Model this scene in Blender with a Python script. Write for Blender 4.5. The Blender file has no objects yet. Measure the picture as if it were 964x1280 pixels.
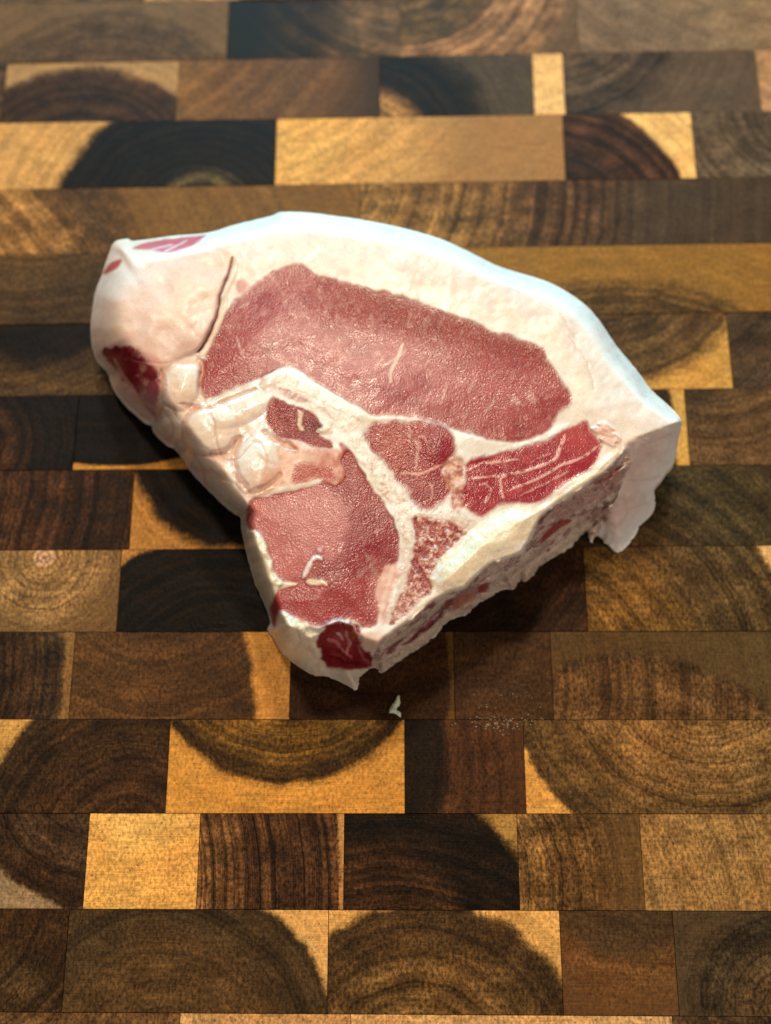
import bpy, math, random
import numpy as np
from mathutils import Vector

random.seed(4)
RNG = np.random.default_rng(11)
S = bpy.context.scene
COL = S.collection

# ------------------------------------------------------------------ camera
F = 1500.0                    # focal length in photo pixels (photo is 964 x 1280)
TH = math.radians(18.3)       # lean away from straight down
D = 0.349                     # metres from lens to the board at the picture centre
cd = bpy.data.cameras.new('camera')
cam = bpy.data.objects.new('camera', cd)
COL.objects.link(cam)
CAM = np.array([0.0, -D * math.sin(TH), D * math.cos(TH)])
cam.location = CAM
cam.rotation_euler = (TH, 0, 0)
cd.sensor_fit = 'VERTICAL'
cd.sensor_height = 36.0
cd.lens = F * 36.0 / 1280.0
cd.clip_start = 0.01
cd.clip_end = 50
cd.dof.use_dof = True
cd.dof.focus_distance = 0.314
cd.dof.aperture_fstop = 5.8
S.camera = cam

# ------------------------------------------------------------------ light
w = bpy.data.worlds.new('World')
S.world = w
w.use_nodes = True
bgn = w.node_tree.nodes['Background']
bgn.inputs[0].default_value = (1.0, 0.93, 0.86, 1)
bgn.inputs[1].default_value = 0.20


def area(name, loc, target, size, power, col, size_y=None):
    l = bpy.data.lights.new(name, 'AREA')
    l.energy = power
    l.color = col
    l.size = size
    if size_y:
        l.shape = 'RECTANGLE'
        l.size_y = size_y
    o = bpy.data.objects.new(name, l)
    COL.objects.link(o)
    o.location = loc
    o.rotation_euler = (Vector(target) - Vector(loc)).to_track_quat('-Z', 'Y').to_euler()
    return o


area('ceiling_lamp', (0.04, 0.92, 1.30), (0, 0, 0), 0.10, 11.0, (1.0, 0.82, 0.60))
area('ceiling_lamp', (-0.16, 0.52, 1.28), (0, 0, 0), 0.10, 8.0, (1.0, 0.84, 0.64))
area('window_light', (-0.10, 1.40, 0.27), (0, 0, 0.01), 1.0, 34.0, (0.14, 0.72, 1.0), 0.40)

area('room_light', (0.55, -0.75, 0.70), (0.02, 0, 0.02), 0.7, 3.0, (1.0, 0.93, 0.86))

S.view_settings.view_transform = 'Standard'
S.view_settings.look = 'None'
S.view_settings.exposure = 0.24
S.view_settings.gamma = 1.0
S.cycles.use_denoising = True
S.cycles.max_bounces = 6


# ------------------------------------------------------------------ helpers
def lin(c):
    c = np.asarray(c, float) / 255.0
    return np.where(c <= 0.04045, c / 12.92, ((c + 0.055) / 1.055) ** 2.4)


def at_z(px, py, z):
    """point at height z seen at photo pixel (px, py)"""
    px = np.asarray(px, float)
    py = np.asarray(py, float)
    z = np.asarray(z, float)
    a = (px - 482.0) / F
    b = (640.0 - py) / F
    dy = b * math.cos(TH) + math.sin(TH)
    dz = b * math.sin(TH) - math.cos(TH)
    t = (z - CAM[2]) / dz
    return np.stack([a * t + 0 * z, CAM[1] + dy * t, z + 0 * t], -1)


_tabs = {}


def vnoise(x, y, seed):
    if seed not in _tabs:
        _tabs[seed] = np.random.default_rng(seed).random((256, 256))
    T = _tabs[seed]
    xi = np.floor(x).astype(int)
    yi = np.floor(y).astype(int)
    fx = x - xi
    fy = y - yi
    fx = fx * fx * (3 - 2 * fx)
    fy = fy * fy * (3 - 2 * fy)
    a = T[yi & 255, xi & 255]
    b = T[yi & 255, (xi + 1) & 255]
    c = T[(yi + 1) & 255, xi & 255]
    d = T[(yi + 1) & 255, (xi + 1) & 255]
    return (a * (1 - fx) + b * fx) * (1 - fy) + (c * (1 - fx) + d * fx) * fy


def fbm(x, y, wl, seed, octv=4, rough=0.5):
    """-1..1 noise with longest wavelength wl (pixels)"""
    s = 0
    amp = 1.0
    tot = 0
    for k in range(octv):
        s = s + amp * (vnoise(x / wl * 2 ** k + 17.3 * k, y / wl * 2 ** k + 9.1 * k, seed + k) * 2 - 1)
        tot += amp
        amp *= rough
    return s / tot * 1.6


def sstep(a, b, x):
    t = np.clip((x - a) / (b - a), 0, 1)
    return t * t * (3 - 2 * t)


def smooth_poly(pts, closed=True, n=4):
    p = np.asarray(pts, float)
    m = len(p)
    out = []
    for i in range(m if closed else m - 1):
        if closed:
            a, b, c, d = p[(i - 1) % m], p[i], p[(i + 1) % m], p[(i + 2) % m]
        else:
            a, b, c, d = p[max(i - 1, 0)], p[i], p[i + 1], p[min(i + 2, m - 1)]
        for k in range(n):
            t = k / n
            out.append(0.5 * ((2 * b) + (c - a) * t + (2 * a - 5 * b + 4 * c - d) * t * t
                              + (3 * b - a - 3 * c + d) * t ** 3))
    if not closed:
        out.append(p[-1])
    return np.array(out)


def seg_dist(X, Y, poly, closed=True):
    """distance to a polyline, index of nearest segment, parameter, nearest point"""
    best = np.full(X.shape, 1e18)
    bi = np.zeros(X.shape, int)
    bt = np.zeros(X.shape)
    n = len(poly)
    for i in range(n if closed else n - 1):
        ax, ay = poly[i]
        bx, by = poly[(i + 1) % n]
        dx, dy = bx - ax, by - ay
        L = dx * dx + dy * dy + 1e-12
        t = np.clip(((X - ax) * dx + (Y - ay) * dy) / L, 0, 1)
        d = (X - ax - t * dx) ** 2 + (Y - ay - t * dy) ** 2
        m = d < best
        best = np.where(m, d, best)
        bi = np.where(m, i, bi)
        bt = np.where(m, t, bt)
    return np.sqrt(best), bi, bt


def inside(X, Y, poly):
    r = np.zeros(X.shape, bool)
    n = len(poly)
    for i in range(n):
        ax, ay = poly[i]
        bx, by = poly[(i + 1) % n]
        if ay == by:
            continue
        c = ((ay > Y) != (by > Y)) & (X < (bx - ax) * (Y - ay) / (by - ay) + ax)
        r ^= c
    return r


def empty(name, loc, label, cat):
    o = bpy.data.objects.new(name, None)
    o.empty_display_size = 0.02
    COL.objects.link(o)
    o.location = loc
    o['label'] = label
    o['category'] = cat
    return o


class NT:
    """small node-tree writer"""

    def __init__(self, name):
        self.m = bpy.data.materials.new(name)
        self.m.use_nodes = True
        self.t = self.m.node_tree
        self.b = self.t.nodes['Principled BSDF']

    def n(self, kind, **kw):
        o = self.t.nodes.new(kind)
        for k, v in kw.items():
            setattr(o, k, v)
        return o

    def put(self, sock, v):
        if isinstance(v, bpy.types.NodeSocket):
            self.t.links.new(v, sock)
        elif v is not None:
            sock.default_value = v

    def math(self, op, a, b=None, c=None, clamp=False):
        o = self.n('ShaderNodeMath', operation=op, use_clamp=clamp)
        for i, v in enumerate((a, b, c)):
            self.put(o.inputs[i], v)
        return o.outputs[0]

    def vmath(self, op, a, b=None):
        o = self.n('ShaderNodeVectorMath', operation=op)
        self.put(o.inputs[0], a)
        if b is not None:
            self.put(o.inputs[1], b)
        return o.outputs['Value'] if op in ('LENGTH', 'DISTANCE', 'DOT_PRODUCT') else o.outputs[0]

    def smooth(self, x, a, b, lo=0.0, hi=1.0):
        o = self.n('ShaderNodeMapRange', interpolation_type='SMOOTHSTEP')
        for i, v in zip(range(5), (x, a, b, lo, hi)):
            self.put(o.inputs[i], v)
        return o.outputs[0]

    def mix(self, f, a, b, blend='MIX'):
        o = self.n('ShaderNodeMix', data_type='RGBA', blend_type=blend)
        self.put(o.inputs['Factor'], f)
        self.put(o.inputs[6], a)
        self.put(o.inputs[7], b)
        return o.outputs[2]

    def noise(self, vec, scale, detail=3.0, rough=0.5, dims='3D', wv=None):
        o = self.n('ShaderNodeTexNoise', noise_dimensions=dims)
        if vec is not None:
            self.put(o.inputs['Vector'], vec)
        if wv is not None:
            self.put(o.inputs['W'], wv)
        o.inputs['Scale'].default_value = scale
        o.inputs['Detail'].default_value = detail
        o.inputs['Roughness'].default_value = rough
        return o.outputs['Fac']

    def attr(self, name, typ='OBJECT'):
        o = self.n('ShaderNodeAttribute', attribute_type=typ, attribute_name=name)
        return o

    def sep(self, v):
        o = self.n('ShaderNodeSeparateXYZ')
        self.put(o.inputs[0], v)
        return o.outputs

    def comb(self, x, y, z=0.0):
        o = self.n('ShaderNodeCombineXYZ')
        for i, v in enumerate((x, y, z)):
            self.put(o.inputs[i], v)
        return o.outputs[0]

    def bump(self, h, strength, dist, normal=None):
        o = self.n('ShaderNodeBump')
        o.inputs['Strength'].default_value = strength if not isinstance(strength, bpy.types.NodeSocket) else 1
        if isinstance(strength, bpy.types.NodeSocket):
            self.put(o.inputs['Strength'], strength)
        o.inputs['Distance'].default_value = dist
        self.put(o.inputs['Height'], h)
        if normal is not None:
            self.put(o.inputs['Normal'], normal)
        return o.outputs[0]


# ------------------------------------------------------------------ wood material (one for all blocks, read from each block)
def wood_material():
    k = NT('end_grain_acacia')
    tc = k.n('ShaderNodeTexCoord').outputs['Object']
    geo_xy = k.sep(tc)
    seed = k.sep(k.attr('rk').outputs['Vector'])          # k, seed, wobble
    zone = k.sep(k.attr('zone').outputs['Vector'])        # x, y, R1
    zone2 = k.sep(k.attr('zone_edge').outputs['Vector'])  # R2, w1, w2
    ring = k.sep(k.attr('ring').outputs['Vector'])        # x, y, frequency
    c0 = k.attr('colour_core').outputs['Color']
    c1 = k.attr('colour_band').outputs['Color']
    c2 = k.attr('colour_rim').outputs['Color']
    off = k.vmath('ADD', tc, k.comb(seed[1], k.math('MULTIPLY', seed[1], 1.7), 0.0))
    p2 = k.comb(k.sep(off)[0], k.sep(off)[1], 0.0)
    # slow waver of the growth rings
    n_slow = k.math('SUBTRACT', k.noise(p2, 70, 3, 0.55), 0.5)
    n_mid = k.math('SUBTRACT', k.noise(p2, 300, 4, 0.65), 0.5)
    n_fine = k.math('SUBTRACT', k.noise(p2, 1700, 2, 0.6), 0.5)
    wav = k.math('ADD', k.math('MULTIPLY', n_slow, 0.0048), k.math('MULTIPLY', n_mid, 0.0021))
    wav = k.math('MULTIPLY', wav, seed[2])
    wav2 = k.math('ADD', wav, k.math('MULTIPLY', n_fine, 0.0008))
    dz = k.math('ADD', k.vmath('LENGTH', k.vmath('SUBTRACT', k.comb(geo_xy[0], geo_xy[1]), k.comb(zone[0], zone[1]))), wav2)
    m1 = k.smooth(dz, k.math('SUBTRACT', zone[2], zone2[1]), k.math('ADD', zone[2], zone2[1]))
    m2 = k.smooth(dz, k.math('SUBTRACT', zone2[0], zone2[2]), k.math('ADD', zone2[0], zone2[2]))
    col = k.mix(m2, k.mix(m1, c0, c1), c2)
    dr = k.math('ADD', k.vmath('LENGTH', k.vmath('SUBTRACT', k.comb(geo_xy[0], geo_xy[1]), k.comb(ring[0], ring[1]))),
                k.math('MULTIPLY', wav, 0.7))
    rw = k.math('ADD', k.math('MULTIPLY', dr, ring[2]), seed[1])
    r1 = k.noise(None, 1.0, 4.0, 0.62, '1D', rw)
    r1 = k.smooth(r1, 0.30, 0.70, -1.0, 1.0)
    r2 = k.noise(None, 5.0, 3.0, 0.6, '1D', rw)
    r2 = k.smooth(r2, 0.30, 0.70, -0.5, 0.5)
    rr = k.math('ADD', r1, r2)
    kk = k.math('MULTIPLY', k.math('MULTIPLY', seed[0], 1.1), k.math('SUBTRACT', 1.0, k.math('MULTIPLY', m2, 0.72)))
    fac = k.math('MAXIMUM', k.math('MULTIPLY_ADD', rr, kk, 1.0), 0.12)
    blot = k.noise(p2, 140, 4, 0.6)
    bamp = k.math('MULTIPLY', k.math('MULTIPLY_ADD', seed[0], 1.7, 0.15, clamp=True), k.math('SUBTRACT', 1.0, k.math('MULTIPLY', m2, 0.6)))
    fac = k.math('MULTIPLY', fac, k.math('MULTIPLY_ADD', k.smooth(blot, 0.28, 0.72, -0.5, 0.5), bamp, 1.0))
    lite = k.math('MULTIPLY', m2, 0.55)
    # pores and leathery pebble of sanded end grain, pale gloss glints painted in
    stre = k.vmath('MULTIPLY', p2, (1.0, 0.62, 1.0))
    peb = k.noise(stre, 1250, 3, 0.62)
    peb_glint = k.smooth(peb, 0.30, 0.72, 0.40, 1.85)
    fac = k.math('MULTIPLY', fac, k.math('ADD', 1.0, k.math('MULTIPLY', k.math('SUBTRACT', peb_glint, 1.0), k.math('MULTIPLY', k.math('MULTIPLY_ADD', seed[0], 1.5, 0.45, clamp=True), k.math('SUBTRACT', 1.0, k.math('MULTIPLY', m2, 0.55))))))
    vor = k.n('ShaderNodeTexVoronoi', feature='F1')
    k.put(vor.inputs['Vector'], p2)
    vor.inputs['Scale'].default_value = 620
    pore = k.smooth(vor.outputs['Distance'], 0.10, 0.24, 0.55, 1.0)
    fac = k.math('MULTIPLY', fac, pore)
    saw = k.noise(k.vmath('MULTIPLY', p2, (90.0, 2600.0, 1.0)), 1.0, 2, 0.6)
    fac = k.math('MULTIPLY', fac, k.smooth(saw, 0.3, 0.7, 0.86, 1.14))
    # warm/cool drift between the rings
    tint0 = k.mix(k.smooth(k.noise(p2, 55, 2, 0.5), 0.35, 0.65), (1.12, 0.97, 0.83, 1), (1.06, 0.98, 0.90, 1))
    # patches where the heartwood runs paler or darker whatever the ring
    pat = k.noise(k.vmath('MULTIPLY', p2, (1.0, 1.6, 1.0)), 95, 3, 0.55)
    tint1 = k.mix(k.smooth(pat, 0.32, 0.68), (0.74, 0.70, 0.66, 1), (1.32, 1.29, 1.22, 1))
    tint = k.mix(k.math('MULTIPLY', k.math('SUBTRACT', 1.0, m2), k.math('MULTIPLY', seed[0], 2.6, clamp=True)), tint0, k.mix(1.0, tint0, tint1, 'MULTIPLY'))
    col = k.mix(1.0, col, tint, 'MULTIPLY')
    col = k.mix(1.0, col, k.comb(fac, fac, fac), 'MULTIPLY')
    # sides of a block take the same colour as its top
    k.put(k.b.inputs['Base Color'], col)
    k.put(k.b.inputs['Roughness'], k.smooth(blot, 0.2, 0.8, 0.44, 0.60))
    k.b.inputs['Specular IOR Level'].default_value = 0.07
    hgt = k.math('ADD', k.math('MULTIPLY', peb, 1.0), k.math('MULTIPLY', saw, 0.35))
    hgt = k.math('ADD', hgt, k.math('MULTIPLY', pore, 0.5))
    k.put(k.b.inputs['Normal'], k.bump(hgt, 0.55, 0.00028))
    return k.m


WOOD = wood_material()

# ------------------------------------------------------------------ cutting board
board = empty('cutting_board', (0, 0, -0.035),
              'brown and yellow end grain wooden cutting board under the raw pork chop', 'cutting board')
VPY = -3900.0
# joints between rows: photo y at the left and right picture border
RB = [(-137, -161), (-64, -85), (5, -12), (80, 62), (154, 139), (237, 221), (318, 304), (406, 389), (495, 485),
      (588, 581), (688, 682), (790, 789), (899, 900), (1016.5, 1017.5), (1136, 1139), (1265, 1271), (1398, 1407), (1540, 1552)]
Y_, T_, K_ = (214, 158, 72), (176, 128, 72), (30, 23, 16)


def B(x, c0, c1=None, c2=None, z=None, R1=None, R2=None, w1=14, w2=4, ring=None, f=1.0, k=0.30, wob=1.0):
    return dict(x=x, c0=c0, c1=c1, c2=c2, z=z, R1=R1, R2=R2, w1=w1, w2=w2, ring=ring, f=f, k=k, wob=wob)


ROWS = [
    # beyond the top of the picture
    (-380, [B(-120, (95, 70, 45)), B(130, (120, 85, 50)), B(420, (70, 50, 34)), B(760, (110, 85, 55)), B(1080, (90, 70, 48)), B(1340, (120, 90, 50))]),
    (-400, [B(-90, (90, 66, 42)), B(183, (96, 72, 46)), B(300, (170, 128, 80)), B(640, (100, 76, 48)), B(960, (96, 74, 50)), B(1300, (80, 60, 40))]),
    # row at the top border
    (-360, [B(-75, (90, 66, 42)),
            B(285, (122, 92, 60), (92, 68, 44), (118, 90, 58), z=(125, 170), R1=88, R2=150, w1=10, w2=20, ring=(125, 170), f=1.3, k=.30),
            B(500, (108, 82, 54), (52, 42, 32), (42, 37, 30), z=(530, 40), R1=110, R2=190, w1=34, w2=30, ring=(520, -90), f=.9, k=.35),
            B(722, (98, 74, 44), (140, 104, 72), (112, 86, 60), z=(500, -50), R1=118, R2=205, w1=10, w2=16, ring=(500, -50), f=1.5, k=.42),
            B(1010, (126, 102, 78), (138, 112, 84), z=(720, 60), R1=150, w1=50, ring=(960, -160), f=.7, k=.16),
            B(1320, (100, 76, 50))]),
    (-420, [B(-150, (110, 80, 46)), B(5, (84, 62, 40)),
            B(222, (84, 62, 42), (62, 46, 32), (176, 134, 82), z=(95, 235), R1=80, R2=152, w1=26, w2=8, ring=(95, 225), f=1.2, k=.34),
            B(475, (134, 94, 52), (112, 78, 48), (72, 52, 36), z=(190, 100), R1=90, R2=250, w1=50, w2=40, ring=(120, -40), f=.7, k=.18),
            B(667, (146, 106, 62), (38, 32, 25), (88, 72, 55), z=(455, 175), R1=72, R2=152, w1=12, w2=20, ring=(450, 178), f=2.2, k=.62, wob=1.5),
            B(705, (240, 188, 116), k=.08), 
            B(948, (92, 74, 56), (70, 56, 44), (102, 82, 64), z=(690, 30), R1=110, R2=150, w1=14, w2=24, ring=(690, 20), f=1.4, k=.36),
            B(1150, (176, 132, 90), k=.2), B(1400, (80, 60, 40))]),
    (-330, [B(-60, (120, 84, 46)),
            B(345, (92, 76, 46), (34, 27, 21), (208, 154, 82), z=(255, 275), R1=64, R2=176, w1=12, w2=9, ring=(245, 275), f=1.5, k=.55, wob=1.3),
            B(705, (222, 166, 82), (206, 152, 80), (170, 122, 68), z=(330, 150), R1=110, R2=210, w1=40, w2=60, ring=(200, -100), f=1.1, k=.13),
            B(867, (50, 38, 29), (68, 48, 34), (238, 184, 104), z=(690, 270), R1=90, R2=158, w1=20, w2=3, ring=(690, 285), f=1.3, k=.50, wob=.7),
            B(1030, (84, 68, 52), (104, 86, 66), z=(1010, 120), R1=90, w1=40, ring=(1000, 140), f=1.5, k=.32),
            B(1360, (112, 84, 52))]),
    (-420, [B(-110, (112, 80, 44)),
            B(450, (146, 104, 56), (82, 58, 34), (132, 92, 46), z=(-300, 500), R1=452, R2=510, w1=26, w2=30, ring=(-320, 520), f=1.1, k=.40),
            B(1000, (134, 98, 54), (86, 60, 38), (82, 64, 46), z=(300, 210), R1=330, R2=480, w1=90, w2=60, ring=(330, 210), f=1.1, k=.50),
            B(1380, (100, 74, 46))]),
    (-350, [B(-30, (96, 70, 40)), B(340, (116, 84, 44), (84, 60, 34), z=(0, 200), R1=140, w1=50, ring=(60, 100), f=1.0, k=.25),
            B(1020, (70, 54, 34), (104, 76, 38), (152, 108, 46), z=(800, 590), R1=205, R2=252, w1=26, w2=20, ring=(790, 600), f=1.2, k=.30),
            B(1340, (90, 66, 40))]),
    (-300, [B(-90, (80, 60, 36)),
            B(360, (34, 25, 17), (88, 63, 34), (80, 56, 30), z=(60, 330), R1=128, R2=190, w1=20, w2=30, ring=(20, 330), f=1.4, k=.34),
            B(912, (84, 64, 40), (100, 74, 42), (206, 150, 62), z=(745, 310), R1=110, R2=176, w1=30, w2=16, ring=(745, 310), f=1.2, k=.30),
            B(1080, (74, 57, 41), (84, 64, 45), z=(900, 380), R1=60, ring=(700, 200), f=1.1, k=.28),
            B(1400, (92, 70, 44))]),
    (-420, [B(-120, (70, 50, 32)),
            B(95, (60, 42, 27), (36, 26, 18), z=(-30, 560), R1=60, w1=24, ring=(-60, 560), f=1.2, k=.45),
            B(430, (22, 16, 11), (26, 18, 12), (208, 144, 46), z=(165, 300), R1=200, R2=279, w1=30, w2=2.0, ring=(165, -60), f=1.0, k=.5, wob=.15),
            B(859, (62, 50, 34), (66, 52, 34), (214, 160, 70), z=(0, 540), R1=760, R2=843, w1=20, w2=4, ring=(500, 540), f=1.0, k=.28, wob=.6),
            B(1100, (70, 52, 33), (104, 76, 46), (98, 72, 44), z=(860, 470), R1=42, R2=160, w1=20, w2=40, ring=(880, 380), f=1.3, k=.26),
            B(1420, (84, 62, 40))]),
    (-380, [B(-70, (78, 56, 34)),
            B(165, (66, 45, 29), (54, 38, 25), z=(-20, 640), R1=110, w1=40, ring=(-300, 600), f=1.4, k=.48),
            B(420, (24, 20, 14), (40, 33, 20), (186, 132, 56), z=(300, 555), R1=88, R2=131, w1=20, w2=7, ring=(300, 555), f=1.4, k=.4),
            B(1010, (64, 53, 32), (76, 62, 36), (58, 47, 30), z=(700, 800), R1=190, R2=330, w1=30, w2=30, ring=(700, 860), f=1.1, k=.32),
            B(1330, (96, 72, 44))]),
    (-300, [B(-90, (96, 72, 44)),
            B(149, (196, 152, 116), (152, 116, 72), (120, 90, 54), z=(55, 697), R1=14, R2=88, w1=4, w2=30, ring=(55, 697), f=2.4, k=.28, wob=.8),
            B(440, (28, 23, 17), (31, 26, 18), (190, 134, 58), z=(272, 862), R1=100, R2=198, w1=20, w2=5, ring=(272, 862), f=1.5, k=.66),
            B(732, (46, 33, 20), (58, 42, 25), z=(500, 800), R1=160, w1=30, ring=(520, 640), f=1.1, k=.30),
            B(1030, (122, 92, 44), (92, 71, 40), (226, 170, 100), z=(690, 830), R1=170, R2=299, w1=30, w2=6, ring=(660, 860), f=1.0, k=.34),
            B(1300, (120, 90, 52))]),
    (-420, [B(-70, (90, 66, 42)),
            B(90, (60, 45, 32), (74, 55, 36), (146, 108, 60), z=(-400, 845), R1=450, R2=481, w1=14, w2=4, ring=(-200, 845), f=1.6, k=.40, wob=.5),
            B(363, (98, 68, 38), (86, 60, 34), (206, 146, 60), z=(-120, 905), R1=340, R2=440, w1=50, w2=7, ring=(200, 700), f=1.0, k=.22),
            B(568, (60, 42, 24), (64, 45, 25), (112, 80, 36), z=(100, 850), R1=400, R2=462, w1=30, w2=3, ring=(480, 600), f=.8, k=.24, wob=.3),
            B(690, (84, 58, 33), (80, 55, 30), z=(600, 850), R1=60, ring=(600, 1100), f=.8, k=.18),
            B(1040, (104, 76, 44), (84, 63, 36), (98, 75, 42), z=(800, 1080), R1=250, R2=258, w1=5, w2=6, ring=(560, 850), f=1.2, k=.34, wob=.5),
            B(1360, (90, 66, 40))]),
    (-350, [B(-60, (84, 62, 40)),
            B(210, (66, 49, 31), (58, 45, 29), (202, 146, 66), z=(130, 1010), R1=90, R2=143, w1=40, w2=5, ring=(160, 1060), f=1.3, k=.34),
            B(506, (122, 90, 38), (62, 49, 26), (214, 152, 56), z=(360, 800), R1=156, R2=180, w1=16, w2=5, ring=(360, 780), f=1.6, k=.36, wob=.7),
            B(656, (46, 37, 24), (84, 54, 31), (92, 60, 32), z=(360, 960), R1=198, R2=280, w1=10, w2=20, ring=(300, 960), f=1.1, k=.22),
            B(1020, (136, 102, 58), (100, 77, 44), (228, 170, 76), z=(850, 850), R1=146, R2=222, w1=40, w2=4, ring=(880, 820), f=1.3, k=.34),
            B(1330, (110, 84, 50))]),
    (-400, [B(-130, (84, 62, 40)),
            B(108, (78, 56, 37), (60, 45, 31), (158, 128, 90), z=(130, 955), R1=140, R2=184, w1=18, w2=5, ring=(130, 955), f=1.4, k=.36),
            B(248, (240, 186, 92), (232, 172, 78), z=(178, 1000), R1=60, w1=30, ring=(178, 700), f=1.6, k=.09),
            B(430, (122, 86, 50), (82, 55, 33), (196, 146, 80), z=(-120, 1100), R1=410, R2=545, w1=30, w2=2.5, ring=(-60, 1120), f=1.7, k=.58, wob=.45),
            B(648, (60, 45, 29), (42, 34, 22), (176, 136, 64), z=(465, 1190), R1=130, R2=222, w1=16, w2=9, ring=(490, 1420), f=1.6, k=.44),
            B(803, (128, 98, 56), (104, 77, 42), (112, 84, 48), z=(560, 1080), R1=130, R2=200, w1=20, w2=20, ring=(500, 1110), f=1.8, k=.42),
            B(1090, (156, 120, 70), (146, 110, 62), z=(800, 1080), R1=130, w1=50, ring=(500, 1200), f=1.5, k=.22),
            B(1400, (100, 74, 44))]),
    (-320, [B(-100, (90, 66, 40)), B(82, (76, 56, 33), (62, 46, 29), z=(0, 1250), R1=60, w1=30, ring=(-120, 1090), f=1.2, k=.34),
            B(410, (96, 70, 40), (76, 58, 35), (230, 178, 100), z=(196, 1340), R1=176, R2=246, w1=30, w2=5, ring=(196, 1340), f=1.1, k=.24),
            B(702, (108, 82, 46), (80, 60, 34), (228, 176, 92), z=(535, 1345), R1=160, R2=219, w1=26, w2=9, ring=(520, 1360), f=1.1, k=.36),
            B(845, (86, 66, 41), (120, 82, 44), (112, 78, 44), z=(780, 1090), R1=110, R2=150, w1=16, w2=30, ring=(800, 900), f=.8, k=.16),
            B(1080, (96, 74, 48), (66, 54, 36), (88, 70, 46), z=(985, 1260), R1=80, R2=126, w1=16, w2=16, ring=(985, 1260), f=1.3, k=.36),
            B(1420, (92, 70, 44))]),
    (-380, [B(-90, (92, 70, 44)), B(222, (112, 82, 50), k=.3), B(438, (204, 156, 94), k=.14), B(845, (208, 164, 104), k=.14), B(1100, (84, 62, 40)), B(1380, (100, 74, 44))]),
    (-300, [B(60, (92, 70, 44)), B(390, (120, 90, 50)), B(640, (70, 52, 34)), B(1000, (112, 84, 50)), B(1360, (90, 66, 40))]),
]

GAP = 0.00008
TOPC = 0.00006
WOOD_GAIN = 0.71


def row_y(r, x):
    a, b = RB[r]
    return a + (b - a) * x / 964.0


def seam_x(xm, r, y):
    ym = 0.5 * (row_y(r, xm) + row_y(r + 1, xm))
    return 482 + (xm - 482) * (y - VPY) / (ym - VPY)


def wcol(c):
    c = lin(c)
    g = float(c.mean())
    if g > 0.2:
        c = c * 0.93 + g * 0.07                      # pale sapwood is less yellow than heartwood is brown
    c = c * WOOD_GAIN * min((g / 0.28) ** 0.16, 1.02) * (0.62 if g < 0.02 else 1.0)
    if g < 0.035:
        c = c * np.array([1.22, 0.96, 0.72])
    return [float(v) for v in c]


for r, (x0, blocks) in enumerate(ROWS):
    # the board is sawn square: every row starts and ends on the same line
    ymr = 0.5 * (row_y(r, 482) + row_y(r + 1, 482))
    xl = 482 - 900 * (ymr - VPY) / (640 - VPY)
    blocks[-1]['x'] = 482 + 900 * (ymr - VPY) / (640 - VPY)
    for b in blocks:
        xr = b['x']
        q = []
        for xm, rr in ((xl, r), (xr, r), (xr, r + 1), (xl, r + 1)):
            yy = row_y(rr, xm)
            xx = seam_x(xm, r, yy)
            q.append(at_z(xx, row_y(rr, xx), 0.0)[:2])
        q = np.array(q)
        c = q.mean(0)
        ymid = 0.5 * (row_y(r, xl) + row_y(r + 1, xl))
        # a real block is trimmed by half the joint and its arris is rubbed down
        def inset(q, g):
            cc = q.mean(0)
            out = q.copy()
            out[:, 0] += np.where(q[:, 0] < cc[0], g, -g)
            out[:, 1] += np.where(q[:, 1] < cc[1], g, -g)
            return out
        lo = inset(q, GAP) - c
        hi = inset(q, GAP + TOPC) - c
        dz = random.uniform(-0.00009, 0.00009)
        tl = [random.uniform(-0.00004, 0.00004) for _ in range(4)]
        v = [(p[0], p[1], -0.035) for p in lo] + [(p[0], p[1], dz - TOPC * 0.8) for p in lo] + [(p[0], p[1], dz + t) for p, t in zip(hi, tl)]
        fcs = [(0, 1, 2, 3), (11, 10, 9, 8)]
        for i in range(4):
            j = (i + 1) % 4
            fcs.append((i, i + 4, j + 4, j))
            fcs.append((i + 4, i + 8, j + 8, j + 4))
        me = bpy.data.meshes.new('wood_block')
        me.from_pydata([tuple(float(a) for a in p) for p in v], [], fcs)
        me.update()
        me.materials.append(WOOD)
        o = bpy.data.objects.new('wood_block', me)
        COL.objects.link(o)
        o.parent = board
        o.location = (float(c[0]), float(c[1]), 0.035)
        cxp = 0.5 * (xl + xr)
        cyp = 0.5 * (row_y(r, cxp) + row_y(r + 1, cxp))
        sc = float(np.linalg.norm(at_z(cxp + 1, cyp, 0) - at_z(cxp, cyp, 0)))    # metres per photo pixel here
        z = b['z'] or (cxp + random.uniform(-120, 120), cyp + random.choice((-1, 1)) * random.uniform(90, 260))
        rg = b['ring'] or z
        ub = np.array([cxp - z[0], cyp - z[1]])
        ub = ub / (np.linalg.norm(ub) + 1e-9)

        def rad(R):
            return float(np.linalg.norm(at_z(z[0] + ub[0] * R, z[1] + ub[1] * R, 0.0) - at_z(z[0], z[1], 0.0)))
        zw = at_z(z[0], z[1], 0.0)[:2] - c
        rw = at_z(rg[0], rg[1], 0.0)[:2] - c
        o['zone'] = [float(zw[0]), float(zw[1]), rad(b['R1']) if b['R1'] else 100.0]
        o['zone_edge'] = [rad(b['R2']) if b['R2'] else 200.0, float(b['w1'] * sc), float(b['w2'] * sc)]
        o['ring'] = [float(rw[0]), float(rw[1]), float(260.0 * b['f'])]
        o['rk'] = [float(b['k']), float(random.uniform(1, 40)), float(b['wob'])]
        o['colour_core'] = wcol(b['c0'])
        o['colour_band'] = wcol(b['c1'] or b['c0'])
        o['colour_rim'] = wcol(b['c2'] or b['c1'] or b['c0'])
        xl = xr

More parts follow.
